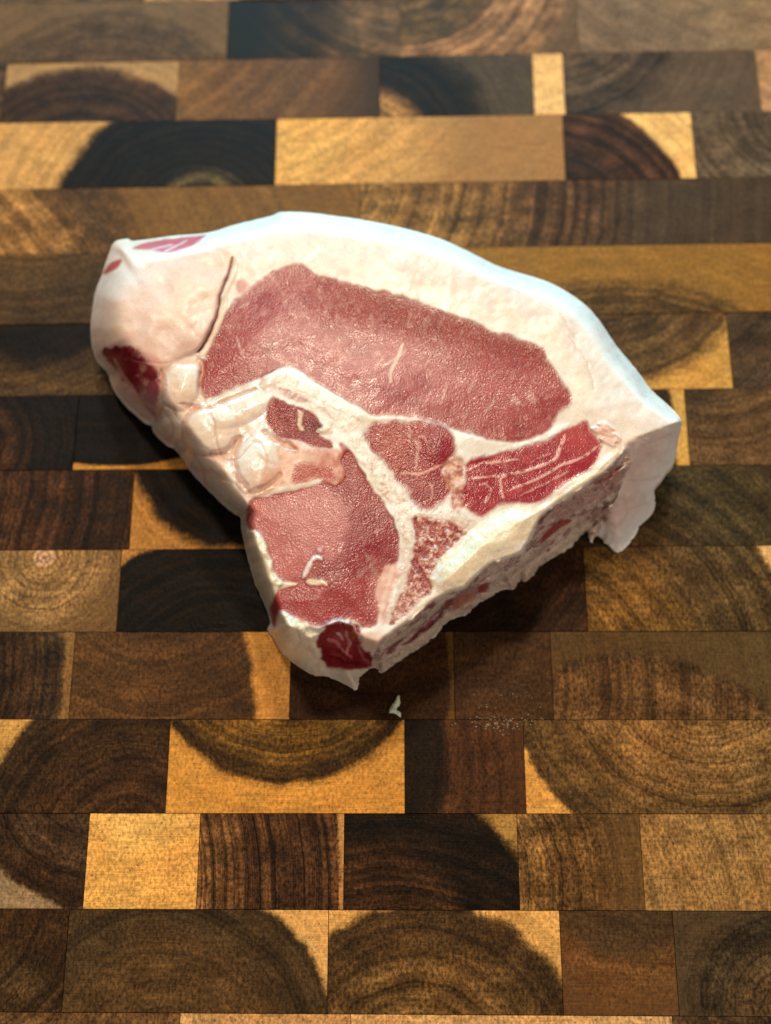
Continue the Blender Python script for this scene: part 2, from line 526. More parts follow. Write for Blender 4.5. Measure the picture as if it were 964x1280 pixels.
gp = [at_z(x_, y_, 0)[:2] for x_, y_ in ((-60, -120), (1050, -140), (1050, 1500), (-60, 1500))]  # added dark sheet, stops background light showing through the block gaps
me = bpy.data.meshes.new('gap_backing')
me.from_pydata([(float(a_[0]), float(a_[1]), z_) for z_ in (-0.004, -0.0012) for a_ in gp], [],
               [(0, 1, 2, 3), (7, 6, 5, 4)] + [(i_, i_ + 4, (i_ + 1) % 4 + 4, (i_ + 1) % 4) for i_ in range(4)])
k = NT('gap_dark')
k.b.inputs['Base Color'].default_value = (0.012, 0.008, 0.005, 1)
k.b.inputs['Roughness'].default_value = 0.9
me.materials.append(k.m)
o = bpy.data.objects.new('gap_backing', me)
COL.objects.link(o)
o.parent = board
o.location = (0, 0, 0.035)

# ------------------------------------------------------------------ pork chop
TK = 0.035     # thickness of the chop
# silhouette: photo x, y, edge height (share of thickness), roundness, clockwise from the top left corner
OUT = [
    (143.6, 302, .60, 3.0), (160, 298.5, .62, 3.0), (168, 301, .62, 3.0), (215, 295, .62, 3.0), (259, 291, .60, 3.0), (294, 281, .55, 3.0), (339, 270, .55, 3.0),
    (352, 265, .55, 3.0), (387, 266, .55, 3.0), (419, 270, .55, 3.0), (449, 274, .55, 3.0), (490, 282, .55, 3.0), (530, 292, .55, 3.0), (557, 301, .55, 3.0),
    (589.5, 316, .55, 3.0), (619, 331, .55, 3.0), (649, 341, .55, 3.0), (679, 350, .55, 3.0), (701, 360, .55, 3.0), (728, 378, .55, 3.0),
    (749.5, 400.7, .55, 3.0), (771, 433, .52, 2.2), (795, 461, .5, 2.2), (814, 487, .5, 2.1), (838, 508.5, .55, 2.0), (850.6, 523, .8, 1.6), (852, 531.5, .7, 1.3),
    (849, 545, .5, 1.2), (846.5, 561, .38, 1.2), (841, 580, .28, 1.2), (834, 588, .22, 1.2), (827, 600, .16, 1.2), (818, 612, .1, 1.2),
    (819.5, 628, .04, 1.2), (815, 643, .0, 1.2), (800, 657, 0, 1.2), (797, 664, 0, 1.2), (788, 678, 0, 1.2), (773, 691, 0, 1.2), (759, 680, 0, 1.2), (746, 669, .02, 1.1),
    (739, 678, 0, 1.1), (735, 664, .03, 1.1), (725, 670, .02, 1.1), (717, 680, 0, 1.1), (692, 697, 0, 1.1), (676, 707, 0, 1.1), (665, 720, 0, 1.1), (657, 727, 0, 1.1),
    (650, 724, 0, 1.1), (642, 737, 0, 1.1), (630, 735, 0, 1.1), (618, 743, 0, 1.1), (597, 755, 0, 1.1), (584, 767, 0, 1.1), (564, 774, 0, 1.1), (557, 780, 0, 1.1),
    (541, 798, 0, 1.1), (526, 809, 0, 1.1), (510, 819, 0, 1.1), (493, 830, 0, 1.1), (477, 841, 0, 1.1), (468, 834, 0, 1.2), (456, 841, 0, 1.3), (449, 848, 0, 1.3),
    (448, 856, 0, 1.3), (445, 862.5, 0, 1.3), (433, 856, 0, 1.3), (411, 846, 0, 1.4), (392, 843.6, 0, 1.6), (379, 837, 0, 1.8), (365, 827, 0, 1.8), (351, 814, 0, 1.8),
    (341, 796, 0, 1.8), (334.5, 787, 0, 1.8), (338, 780, 0, 1.8), (334.5, 763, .05, 1.8), (322, 734, .08, 1.8), (314, 710, .1, 1.8), (306, 678, .12, 1.8), (302, 656, .12, 1.8),
    (300.5, 644, .1, 1.8), (284, 633, .08, 1.9), (269, 619, .08, 1.9), (254, 604, .08, 1.9), (237, 585.5, .08, 1.9), (229, 572, .08, 1.9), (218, 559, .08, 1.9),
    (207, 553, .1, 1.9), (192, 538, .12, 1.9), (190, 529, .15, 1.9), (180, 524.6, .15, 2), (167, 513, .18, 2), (152, 498, .2, 2), (141, 481, .22, 2), (134, 461, .24, 2),
    (121, 447, .26, 2.2), (118, 440, .28, 2.2), (114.4, 424, .3, 2.2), (113.7, 404, .34, 2.2), (118.7, 367, .4, 2.2), (127, 344.6, .46, 2.2), (131, 332, .5, 2.2), (137, 315, .56, 2.2),
]
_rr = random.Random(5)
_o2 = []
OUT = [tuple(q) for q in smooth_poly([p for p in OUT], True, 3)]
for _i, _p in enumerate(OUT):
    _q = OUT[(_i + 1) % len(OUT)]
    _o2.append(_p)
    _L = math.hypot(_q[0] - _p[0], _q[1] - _p[1])
    _rag = 2.2 if _p[2] < .06 and _p[0] > 380 else (0.8 if _p[2] < .3 else 0.25)
    _n = max(int(_L / 5), 2 if _rr.random() < .5 else 1)
    for _k in range(1, _n):
        _t = _k / _n
        _m = tuple(a + (b - a) * _t for a, b in zip(_p, _q))
        _d = _rr.uniform(-1, 1) * _rag
        _o2.append((_m[0] - (_q[1] - _p[1]) / _L * _d, _m[1] + (_q[0] - _p[0]) / _L * _d, _m[2], _m[3]))
OUT = _o2
OUTP = np.array([(a, b) for a, b, *_ in OUT], float)
OUTZ = np.array([c[2] for c in OUT])
OUTE = np.array([c[3] for c in OUT])
TOPF = np.array([
    (190, 335), (260, 318), (340, 296), (400, 296), (470, 306), (530, 322), (590, 346), (650, 370), (700, 392), (735, 425), (765, 465), (800, 503), (832, 524), (847, 529),
    (820, 538), (787, 551), (779, 557), (775, 568), (759, 585), (730, 606), (697, 626), (676, 643), (667, 657), (659, 676), (651, 689), (638, 695), (613, 702),
    (593, 720), (580, 734), (560, 739), (539, 751), (514, 772), (489, 790), (472, 803), (455, 797), (440, 784), (425, 777), (400, 784), (380, 785), (362, 780), (352, 765),
    (342, 735), (332, 705), (322, 680), (316, 655), (320, 640), (312, 630), (297, 603), (277, 576), (257, 556), (238, 532), (224, 512), (216, 498), (204, 478), (194, 452),
    (170, 428), (156, 405), (154, 378), (166, 352)], float)

GS = 1.25
gx = np.arange(104, 862, GS)
gy = np.arange(256, 872, GS)
X, Y = np.meshgrid(gx, gy)
NYG, NXG = X.shape

inn = inside(X, Y, OUTP)
d_out, oi, ot = seg_dist(X, Y, OUTP)
nx_ = OUTP[oi] + (OUTP[(oi + 1) % len(OUTP)] - OUTP[oi]) * ot[..., None]
# cells with any corner inside; outside corners are pulled onto the silhouette
cell = inn[:-1, :-1] | inn[1:, :-1] | inn[:-1, 1:] | inn[1:, 1:]
use = np.zeros_like(inn)
use[:-1, :-1] |= cell
use[1:, :-1] |= cell
use[:-1, 1:] |= cell
use[1:, 1:] |= cell
snap = use & ~inn
PX = np.where(snap, nx_[..., 0], X)
PY = np.where(snap, nx_[..., 1], Y)
d_in = np.where(inn, d_out, 0.0)
# slightly ragged edge
def blur(a, n):
    for _ in range(n):
        p = np.pad(a, 1, mode='edge')
        a = (p[:-2, 1:-1] + p[2:, 1:-1] + p[1:-1, :-2] + p[1:-1, 2:] + 2 * p[1:-1, 1:-1]) / 6
    return a


zb = OUTZ[oi] + (OUTZ[(oi + 1) % len(OUTP)] - OUTZ[oi]) * ot
pe = OUTE[oi] + (OUTE[(oi + 1) % len(OUTP)] - OUTE[oi]) * ot
zb = blur(zb, 12)
pe = blur(pe, 12)
top_in = inside(X, Y, TOPF)
d_top, _, _ = seg_dist(X, Y, TOPF)
d_top = np.where(top_in, 0.0, d_top)
t = np.clip(d_in / (d_in + d_top + 1e-6), 0, 1)
prof = 1 - (1 - t) ** pe
H = TK * (zb + (1 - zb) * prof)
H = blur(H, 4)


def gauss(cx, cy, rx, ry, ang=0):
    a = math.radians(ang)
    u = (X - cx) * math.cos(a) + (Y - cy) * math.sin(a)
    v = -(X - cx) * math.sin(a) + (Y - cy) * math.cos(a)
    return np.exp(-((u / rx) ** 2 + (v / ry) ** 2))


def dome(cx, cy, rx, ry, ang=0):
    a = math.radians(ang)
    u = (X - cx) * math.cos(a) + (Y - cy) * math.sin(a)
    v = -(X - cx) * math.sin(a) + (Y - cy) * math.cos(a)
    w_ = 0.10 * fbm(X, Y, 26, 51, 2)
    return np.clip(1 - (u / rx) ** 2 - (v / ry) ** 2 + w_, 0, None) ** 0.8


def polymask(pts, soft=3.0, jit=3.0, seed=1, wl=22):
    """soft 0..1 mask of a traced outline, its edge wandering a little"""
    p = smooth_poly(pts)
    x0, y0 = p.min(0) - 14
    x1, y1 = p.max(0) + 14
    ix0, ix1 = max(int((x0 - gx[0]) / GS), 0), min(int((x1 - gx[0]) / GS) + 1, NXG)
    iy0, iy1 = max(int((y0 - gy[0]) / GS), 0), min(int((y1 - gy[0]) / GS) + 1, NYG)
    xs, ys = X[iy0:iy1, ix0:ix1], Y[iy0:iy1, ix0:ix1]
    d, _, _ = seg_dist(xs, ys, p)
    s = np.where(inside(xs, ys, p), d, -d)
    s = s + jit * fbm(xs, ys, wl, seed, 4, 0.6)
    full = np.full(X.shape, -1e3)
    full[iy0:iy1, ix0:ix1] = s
    return sstep(-soft, soft, full), full


def linemask(pts, width, seed=1, jit=1.2, taper=True):
    p = smooth_poly(pts, False)
    x0, y0 = p.min(0) - 16
    x1, y1 = p.max(0) + 16
    ix0, ix1 = max(int((x0 - gx[0]) / GS), 0), min(int((x1 - gx[0]) / GS) + 1, NXG)
    iy0, iy1 = max(int((y0 - gy[0]) / GS), 0), min(int((y1 - gy[0]) / GS) + 1, NYG)
    xs, ys = X[iy0:iy1, ix0:ix1], Y[iy0:iy1, ix0:ix1]
    jx = jit * fbm(xs, ys, 14, seed, 3)
    d, i, tt = seg_dist(xs + jx, ys - jx * 0.7, p, False)
    wv = width * (0.75 + 0.5 * vnoise(xs / 9, ys / 9, seed + 5))
    if taper:
        u = (i + tt) / (len(p) - 1)
        wv = wv * np.clip(np.minimum(u, 1 - u) * 5 + 0.35, 0, 1)
    full = np.zeros(X.shape)
    full[iy0:iy1, ix0:ix1] = 1 - sstep(wv * 0.45, wv * 1.15 + 0.6, d)
    return full


FAT = lin((250, 228, 210))
FATW = lin((255, 244, 234))
FATY = lin((250, 232, 198))
FATP = lin((244, 202, 184))
LOIN = lin((178, 78, 76))
LOIN2 = lin((158, 58, 54))
TEND = lin((180, 84, 78))
RED = lin((150, 40, 44))
DRED = lin((104, 18, 28))
BONE = lin((246, 228, 208))
GREY = lin((220, 192, 178))

Cc = np.zeros(X.shape + (3,)) + FAT
grain = np.zeros(X.shape)       # coarse cut-fibre relief
wet = np.full(X.shape, 0.35)    # roughness
part = np.zeros(X.shape, int)
PARTS = ['fat_cap']


def paint(m, c, s=1.0):
    global Cc
    a = np.clip(m * s, 0, 1)[..., None]
    Cc = Cc * (1 - a) + np.asarray(c) * a


def setp(mask, name):
    if name not in PARTS:
        PARTS.append(name)
    part[mask > 0.5] = PARTS.index(name)


def setf(arr, m, v):
    arr[...] = arr * (1 - m) + v * m


n1 = fbm(X, Y, 60, 101)
n2 = fbm(X, Y, 18, 111)
n3 = fbm(X, Y, 6, 121, 3)
# --- general fat tone
paint(sstep(-.1, .7, n1), FATW, .55)
paint(sstep(.0, .8, fbm(X, Y, 44, 131)), FATP, .40)
paint(sstep(.1, .8, fbm(X, Y, 30, 141)), FATY, .40)
# near the rind: painted whiter in place of some window light on the rim
rind = sstep(60, 4, d_in + 8 * n2) * sstep(640, 480, Y) * sstep(250, 330, X)
paint(rind, lin((250, 246, 242)), .7)
_al = np.concatenate([[0], np.cumsum(np.hypot(*(np.roll(OUTP, -1, 0) - OUTP).T))])
arc = _al[oi] + ot * (_al[oi + 1] - _al[oi])
lay = fbm(arc, d_in * 9 + 6 * n2, 90, 821, 4, .6)
paint(rind * sstep(.05, .6, lay), lin((238, 214, 204)), .45)
# --- left fat lobe (flap folded over the edge)
m, s_lobe = polymask([(143, 302), (175, 300), (240, 300), (292, 320), (288, 345), (278, 365), (273, 390), (263, 414), (250, 437), (228, 448), (205, 462), (200, 490), (192, 522), (165, 512), (140, 482), (120, 446), (112, 420), (114, 390), (122, 350)], 3, 2, 7)
paint(m, lin((244, 204, 184)), .8)
paint(m * sstep(.1, .6, fbm(X, Y, 36, 151)), lin((246, 216, 190)), .7)
paint(gauss(170, 352, 32, 26), lin((250, 232, 222)), .55)
setp(m, 'fat_flap')
H += blur(m * dome(205, 385, 100, 90), 10) * 0.0032
setf(wet, m, .36)
mm, _ = polymask([(130, 436), (152, 430), (178, 438), (200, 456), (206, 480), (202, 504), (193, 522), (172, 504), (154, 484), (140, 464)], 6, 5, 19)
paint(mm, lin((222, 158, 146)), .75)
mm, _ = polymask([(132, 440), (150, 435), (172, 441), (192, 458), (200, 478), (198, 500), (193, 518), (178, 502), (160, 482), (146, 462)], 3, 5, 9, 14)
paint(mm, lin((128, 26, 40)))
paint(mm * sstep(-.1, .6, fbm(X, Y, 16, 155)), lin((158, 50, 58)), .6)
paint(mm * gauss(184, 505, 14, 18), lin((190, 140, 142)), .9)
paint(mm * linemask([(143, 448), (160, 478), (180, 505)], 2.2, 12), lin((220, 160, 150)), .6)
setp(mm, 'muscle_end')
setf(wet, mm, .2)
mm, _ = polymask([(166, 311), (180, 303), (215, 298), (258, 293), (246, 303), (225, 312), (208, 316), (190, 313)], 2, 1.5, 11)
paint(mm, lin((214, 92, 98)))
setp(mm, 'muscle_edge')
mm, _ = polymask([(130, 342), (138, 329), (152, 324), (149, 333), (138, 340)], 2, 1, 13)
paint(mm, lin((190, 80, 84)))
for q in ([(186, 313), (215, 306)], [(205, 315), (235, 300)]):
    paint(linemask(q, 1.4, 15), lin((236, 196, 190)), .7)

# --- loin eye
loin, s_loin = polymask([(375, 331), (390, 338), (405, 346), (450, 358), (500, 371), (550, 389), (600, 407), (640, 421), (679, 436), (686, 455), (700, 472), (712, 492), (712, 506), (698, 515), (690, 530),
                         (670, 546), (645, 552), (615, 551), (590, 544), (560, 533), (525, 524), (495, 520), (470, 520), (452, 511), (430, 499), (408, 485), (388, 472), (365, 462), (340, 465), (320, 474),
                         (300, 482), (280, 492), (260, 500), (250, 488), (249, 468), (255, 450), (264, 428), (275, 405), (290, 382), (315, 358), (340, 342), (360, 332)], 3.4, 3.5, 21)
paint(loin, LOIN)
paint(loin * sstep(60, 0, s_loin) * sstep(.2, .9, vnoise(X / 30, Y / 30, 5) + .4), LOIN2, .6)
band = np.exp(-((Y - (352 + (X - 330) * 0.24)) / 34) ** 2)          # redder upper band
paint(loin * band * sstep(340, 430, X), lin((156, 56, 42)), .9)
paint(loin * gauss(330, 385, 60, 50), lin((158, 62, 74)), .55)
paint(loin * gauss(480, 470, 110, 34, 16), lin((186, 96, 98)), .75)
paint(loin * gauss(650, 500, 50, 36), lin((176, 88, 92)), .5)
paint(loin * sstep(.25, .85, fbm(X + Y * .5, Y, 16, 161)), lin((192, 104, 98)), .35)
paint(loin * sstep(.2, .9, -fbm(X, Y, 24, 166)), lin((142, 48, 50)), .4)
for q, wd, st in (([(503, 430), (497, 448), (490, 462), (488, 478)], 2.4, .85), ([(508, 438), (488, 452), (478, 458)], 1.6, .5), ([(478, 446), (468, 462)], 1.5, .4),
                  ([(540, 440), (530, 462)], 1.2, .35), ([(560, 478), (552, 500)], 1.2, .4), ([(596, 470), (585, 492)], 1.3, .35), ([(620, 500), (606, 516)], 1.3, .5),
                  ([(300, 384), (312, 378)], 2, .4), ([(660, 490), (668, 504)], 4, .5), ([(640, 498), (650, 505)], 3.5, .5), ([(296, 420), (305, 450)], 1.5, .4), ([(330, 440), (350, 452), (372, 456)], 1.2, .35)):
    paint(linemask(q, wd, 171) * loin, lin((236, 196, 176)), st)
setp(loin, 'loin_muscle')
setf(grain, loin, .2)
grain += loin * band * sstep(330, 420, X) * .45
grain += loin * gauss(640, 480, 60, 60) * .5
grain += loin * gauss(270, 440, 40, 60) * .5
setf(wet, loin, .25)
H += loin * (-0.0001 + 0.0006 * sstep(0, 60, s_loin))
mm, _ = polymask([(295, 352), (306, 350), (311, 358), (298, 368)], 3, 2, 14)
paint(mm, lin((214, 130, 120)), .8)
# fat round the eye is whiter and cut cleaner
paint(np.exp(-((s_loin + 14) / 11) ** 2) * sstep(420, 480, X) * sstep(530, 480, Y), lin((255, 246, 222)), .65)
paint(gauss(500, 330, 60, 12, 14), FATP, .25)
# faint seams in the fat cap
for q in ([(712, 420), (730, 450), (742, 480), (745, 486)], [(700, 392), (722, 425)]):
    paint(linemask(q, 1.3, 181, 2.5), lin((232, 190, 172)), .45)
    H -= linemask(q, 3, 181, 2.5) * 0.00012
paint(linemask([(400, 310), (388, 322), (380, 328)], 3, 183), FATW, .9)

for mk, lo, hi in ((loin, lin((196, 112, 102)), lin((134, 44, 44))),):
    paint(mk * sstep(.25, .9, fbm(X * .8 + Y * .4, Y * 1.3 - X * .3, 40, 701, 5, .65)), lo, .5)
    paint(mk * sstep(.25, .9, fbm(X, Y, 34, 711, 5, .65)), hi, .28)
    paint(mk * sstep(.55, .8, fbm(X, Y, 8, 716, 3)), lin((236, 180, 160)), .25)
# --- white fascia between loin and bone
fas, _ = polymask([(250, 502), (280, 494), (300, 484), (320, 475), (340, 466), (362, 460), (385, 472), (410, 487), (440, 505), (462, 520), (500, 521), (530, 526), (560, 536), (590, 546), (620, 553), (650, 554), (680, 545), (700, 532), (712, 530),
                   (700, 541), (680, 550), (655, 556), (635, 562), (605, 572), (585, 578), (572, 570), (566, 553), (550, 536), (520, 525), (490, 525), (462, 527), (440, 519), (400, 500), (360, 482), (340, 480), (300, 500), (262, 512)], 2.5, 2.2, 31)
paint(fas, lin((250, 234, 216)))
H += fas * 0.0001
setf(wet, fas, .26)
paint(fas * gauss(372, 470, 40, 14, 20), lin((255, 250, 246)), .8)

# --- bone (the T)
bone, s_bone = polymask([(340, 478), (352, 470), (372, 474), (400, 492), (432, 512), (455, 526), (458, 545), (470, 566), (488, 588), (503, 612), (514, 632), (535, 632), (560, 634), (582, 645), (594, 652), (584, 658), (560, 647), (535, 642),
                         (518, 650), (516, 680), (511, 702), (503, 728), (494, 750), (488, 766), (482, 772), (486, 752), (494, 730), (501, 704), (504, 680), (500, 656), (489, 632), (472, 606), (453, 580), (440, 558), (428, 536), (408, 518), (382, 503), (352, 488)], 4.0, 4.2, 41, 14)
paint(bone, BONE)
paint(bone * sstep(.1, .8, fbm(X, Y, 9, 185, 3)), lin((252, 238, 216)), .7)
paint(bone * sstep(.4, .9, fbm(X, Y, 7, 188, 3)), lin((222, 166, 146)), .45)
paint(bone * sstep(.15, .7, fbm(X, Y, 5, 831, 3, .7)) * sstep(520, 600, Y + .3 * X - 130), lin((206, 128, 112)), .55)
paint(bone * gauss(400, 498, 40, 10, 30), lin((250, 238, 226)), .5)
setp(bone, 'bone')
H += bone * 0.00015 + bone * n3 * 0.00004
setf(grain, bone, .18)
setf(wet, bone, .32)
bl, _ = polymask([(350, 484), (366, 487), (386, 497), (378, 503), (360, 498), (350, 492)], 2, 2, 44)
paint(bl, lin((196, 124, 110)), .55)

# --- marrow inside the bone
mar, s_mar = polymask([(516, 650), (540, 647), (562, 652), (583, 661), (572, 676), (552, 696), (544, 712), (540, 735), (522, 754), (504, 770), (488, 782), (494, 760), (506, 730), (515, 702), (521, 675)], 2.5, 3, 47, 12)
paint(mar, lin((190, 108, 96)))
pores = fbm(X, Y, 5.0, 191, 3, .7)
paint(mar * sstep(0, .5, pores), lin((240, 206, 188)), .8)
paint(mar * sstep(.15, .7, -pores), lin((126, 38, 40)), .7)
paint(mar * gauss(502, 762, 22, 30) , lin((230, 176, 156)), .5)
setp(mar, 'marrow')
H += mar * (-0.0002 + 0.0003 * pores)
setf(grain, mar, .9)
setf(wet, mar, .25)

# --- tenderloin
ten, s_ten = polymask([(306, 656), (308, 634), (318, 623), (345, 615), (378, 608), (404, 601), (420, 606), (432, 592), (424, 574), (436, 564), (446, 582), (462, 604), (478, 626), (492, 650), (499, 676), (496, 700), (482, 710), (474, 724), (470, 742),
                       (474, 764), (470, 782), (456, 786), (444, 778), (425, 775), (402, 782), (385, 779), (366, 771), (350, 764), (344, 786), (338, 772), (340, 750), (350, 738), (366, 731), (350, 727), (338, 716), (336, 702), (322, 686), (315, 668)], 2.5, 2.6, 61)
paint(ten, TEND)
paint(ten * gauss(465, 665, 36, 48), lin((150, 44, 52)), .9)
paint(ten * gauss(440, 600, 30, 30), lin((172, 62, 46)), .8)
paint(ten * gauss(420, 690, 40, 26), lin((166, 74, 86)), .7)
paint(ten * gauss(400, 755, 50, 22), lin((168, 62, 64)), .7)
paint(ten * sstep(.2, .9, fbm(X, Y, 18, 201)), lin((206, 116, 104)), .4)
paint(ten * sstep(.2, .9, -fbm(X, Y, 26, 206)), lin((148, 52, 52)), .4)
setp(ten, 'tenderloin')
setf(grain, ten, .45)
setf(wet, ten, .27)
H += ten * (-0.0001 + 0.0006 * sstep(0, 50, s_ten))
paint(ten * sstep(.25, .9, fbm(X, Y, 30, 721, 5, .65)), lin((212, 132, 116)), .45)
paint(ten * sstep(.25, .9, fbm(X, Y, 26, 731, 5, .65)), lin((140, 44, 44)), .3)
paint(ten * sstep(.6, .8, fbm(X, Y, 8, 736, 3)), lin((236, 180, 160)), .4)
# the pink tissue between tenderloin and bone foot
pk, _ = polymask([(470, 712), (488, 704), (498, 716), (490, 745), (482, 775), (470, 772), (466, 745), (462, 728)], 5, 4, 63)
paint(pk, lin((224, 150, 128)), .75)
for q in ([(492, 706), (482, 740), (474, 778)], [(456, 690), (464, 708), (474, 722)], [(470, 700), (456, 712), (448, 722)]):
    paint(linemask(q, 3, 207), lin((240, 200, 176)), .75)
pal, s_pal = polymask([(306, 655), (308, 634), (320, 622), (345, 615), (378, 609), (404, 606), (424, 620), (434, 645), (432, 672), (420, 694), (402, 704), (384, 722), (350, 727), (337, 714), (336, 702), (322, 686)], 8, 6, 801)
paint(pal * ten, lin((202, 116, 108)), .75)
paint(ten * (1 - pal) * sstep(735, 715, Y), lin((148, 42, 46)), .72)
low_, _ = polymask([(342, 748), (366, 734), (400, 736), (440, 722), (470, 736), (470, 780), (430, 776), (390, 780), (350, 764)], 5, 4, 803)
paint(ten * low_, lin((162, 54, 54)), .7)
paint(ten * linemask([(408, 732), (430, 722), (450, 712), (466, 700)], 3, 804, 3), lin((142, 46, 48)), .6)
# fat slit across it, with the loose strand
for q, wd in (([(346, 729), (362, 729), (372, 729)], 2.4), ([(384, 727), (396, 727), (408, 732)], 4.0), ([(338, 720), (352, 730)], 5)):
    m_ = linemask(q, wd, 208, 2.5)
    paint(m_, lin((244, 218, 186)), .95)
    H += m_ * 0.0002
strand = np.maximum(linemask([(379, 722), (384, 712), (390, 702)], 3.8, 209, 1.6), linemask([(388, 701), (396, 698), (402, 700)], 3.2, 210, 1.6))
paint(strand, lin((250, 226, 210)))
H += strand * 0.0006
setp(strand, 'fat_strand')
paint(linemask([(398, 686), (402, 690)], 4.5, 211), lin((228, 180, 186)), .7)
H += linemask([(398, 686), (402, 690)], 5, 211) * 0.0003
for q in ([(428, 678), (424, 690)], [(468, 666), (474, 662)]):
    paint(linemask(q, 2, 212), lin((226, 160, 156)), .6)

# --- dark red muscle by the bone, left
dk, s_dk = polymask([(338, 497), (346, 497), (360, 504), (380, 510), (396, 522), (404, 534), (400, 543), (412, 550), (418, 560), (404, 562), (386, 556), (366, 550), (350, 546), (338, 537), (333, 522)], 2.5, 2.6, 71, 14)
paint(dk, lin((150, 46, 46)))
paint(dk * sstep(0, .7, fbm(X, Y, 10, 213, 3)), lin((170, 64, 54)), .6)
paint(dk * gauss(392, 532, 14, 10), lin((110, 20, 26)), .8)
setp(dk, 'inner_muscle')
setf(grain, dk, .6)
setf(wet, dk, .34)
H -= dk * 0.0001 * sstep(0, 12, s_dk)
for q in ([(374, 512), (376, 530), (382, 536)], [(396, 540), (410, 534), (414, 526)], [(402, 538), (416, 538)]):
    paint(linemask(q, 3.4, 214, 3), lin((246, 216, 184)), .85)
    H += linemask(q, 3.4, 214, 3) * 0.0002
st, _ = polymask([(424, 556), (432, 556), (446, 578), (458, 596), (452, 602), (438, 584)], 2.5, 2, 73)
paint(st, lin((158, 48, 40)), .9)
# pinkish connective tissue under it
cn, _ = polymask([(338, 548), (366, 553), (400, 563), (430, 566), (440, 590), (428, 604), (404, 600), (380, 606), (350, 612), (324, 618), (340, 590), (352, 575)], 7, 5, 75)
paint(cn * (1 - dk) * (1 - ten), lin((234, 168, 128)), .75)
paint(cn * (1 - ten) * sstep(.1, .7, fbm(X, Y, 14, 216)), lin((206, 112, 86)), .6)
paint(cn * (1 - ten) * (1 - dk) * sstep(368, 420, X), lin((196, 98, 80)), .7)
mm, _ = polymask([(370, 584), (384, 579), (404, 580), (418, 586), (424, 598), (414, 603), (396, 598), (366, 602)], 6, 5, 77)
paint(mm, lin((190, 84, 72)), .9)
setp(mm * (1 - ten), 'tenderloin')
setf(grain, mm, .6)
paint(linemask([(320, 620), (350, 613), (384, 606), (402, 600)], 3.2, 217), lin((248, 226, 206)), .9)

# --- small muscles right of the bone
mb, s_mb = polymask([(456, 545), (464, 529), (485, 526), (505, 527), (526, 526), (550, 533), (565, 548), (567, 566), (558, 581), (554, 592), (566, 606), (560, 624), (546, 632), (528, 636), (513, 618), (498, 602), (484, 583), (468, 566)], 4.0, 3.6, 81, 16)
paint(mb, lin((158, 46, 44)))
paint(mb * gauss(490, 560, 24, 30), lin((172, 64, 44)), .7)
paint(mb * gauss(548, 558, 16, 24), lin((150, 34, 54)), .9)
paint(mb * gauss(535, 610, 24, 18), lin((140, 30, 38)), .8)
paint(mb * sstep(.1, .8, fbm(X, Y, 12, 221)), lin((196, 92, 74)), .4)
setp(mb, 'chain_muscle')
setf(grain, mb, .5)
setf(wet, mb, .25)
H += mb * (-0.0001 + 0.0009 * gauss(545, 556, 22, 26))
for q, wd in (([(508, 533), (518, 548), (522, 566), (520, 585)], 2.4), ([(498, 590), (525, 592), (550, 582)], 2.6), ([(538, 604), (540, 624)], 1.8), ([(524, 545), (534, 560)], 1.3)):
    paint(linemask(q, wd * .8, 222, 3.0) * sstep(-.9, -.1, n3 + .5 * n2), lin((226, 160, 142)), .8)
ct, _ = polymask([(556, 580), (568, 572), (578, 582), (580, 610), (580, 632), (566, 634), (562, 612), (552, 596)], 4, 4, 84)
paint(ct, lin((228, 168, 142)), .85)
paint(ct * sstep(0, .6, fbm(X, Y, 9, 223, 3)), lin((176, 84, 70)), .7)
H += ct * n3 * .0005

# --- ribbed muscle further right
rb, s_rb = polymask([(584, 578), (600, 573), (625, 567), (640, 561), (679, 552), (699, 543), (709, 535), (733, 526), (740, 540), (752, 556), (749, 570), (738, 585), (720, 597), (700, 611), (680, 625), (668, 630), (654, 627), (638, 628), (619, 635), (602, 646), (590, 641), (578, 632), (578, 612), (584, 600), (582, 588)], 3.4, 3.2, 91, 16)
paint(rb, lin((164, 42, 52)))
paint(rb * sstep(.1, .8, fbm(X, Y, 14, 231)), lin((196, 84, 80)), .5)
paint(rb * gauss(722, 545, 20, 18), lin((194, 78, 76)), .8)
setp(rb, 'rib_muscle')
setf(grain, rb, .3)
setf(wet, rb, .20)
H -= rb * 0.0001
for q, wd, s_ in (([(584, 598), (610, 597), (640, 593), (665, 586), (690, 577), (702, 560), (706, 544)], 2.6, .85), ([(584, 588), (605, 580), (630, 576), (652, 573)], 2.0, .8), ([(628, 597), (628, 610), (632, 622)], 2.4, .8),
                  ([(638, 612), (660, 604), (685, 592), (705, 580), (728, 572), (750, 556)], 2.2, .8), ([(600, 606), (612, 612), (608, 628)], 1.6, .5), ([(650, 620), (680, 606), (710, 590)], 1.6, .45), ([(664, 578), (690, 566)], 1.4, .5)):
    m_ = linemask(q, wd * .75, 232, 3.0) * rb
    paint(m_ * sstep(-.9, -.1, n3 + .5 * n2), lin((238, 182, 166)), s_)
    H += m_ * 0.00003
# torn fat at the rib corner
tc_, _ = polymask([(736, 530), (752, 526), (768, 534), (782, 548), (776, 560), (760, 554), (752, 552), (742, 542)], 4, 4, 95)
paint(tc_, lin((248, 212, 190)), .7)
for q in ([(740, 536), (756, 540), (774, 552)], [(748, 530), (766, 538)], [(752, 548), (770, 556)]):
    H += linemask(q, 4, 234, 3) * 0.0006
    paint(linemask(q, 2, 235, 3), lin((226, 140, 118)), .6)

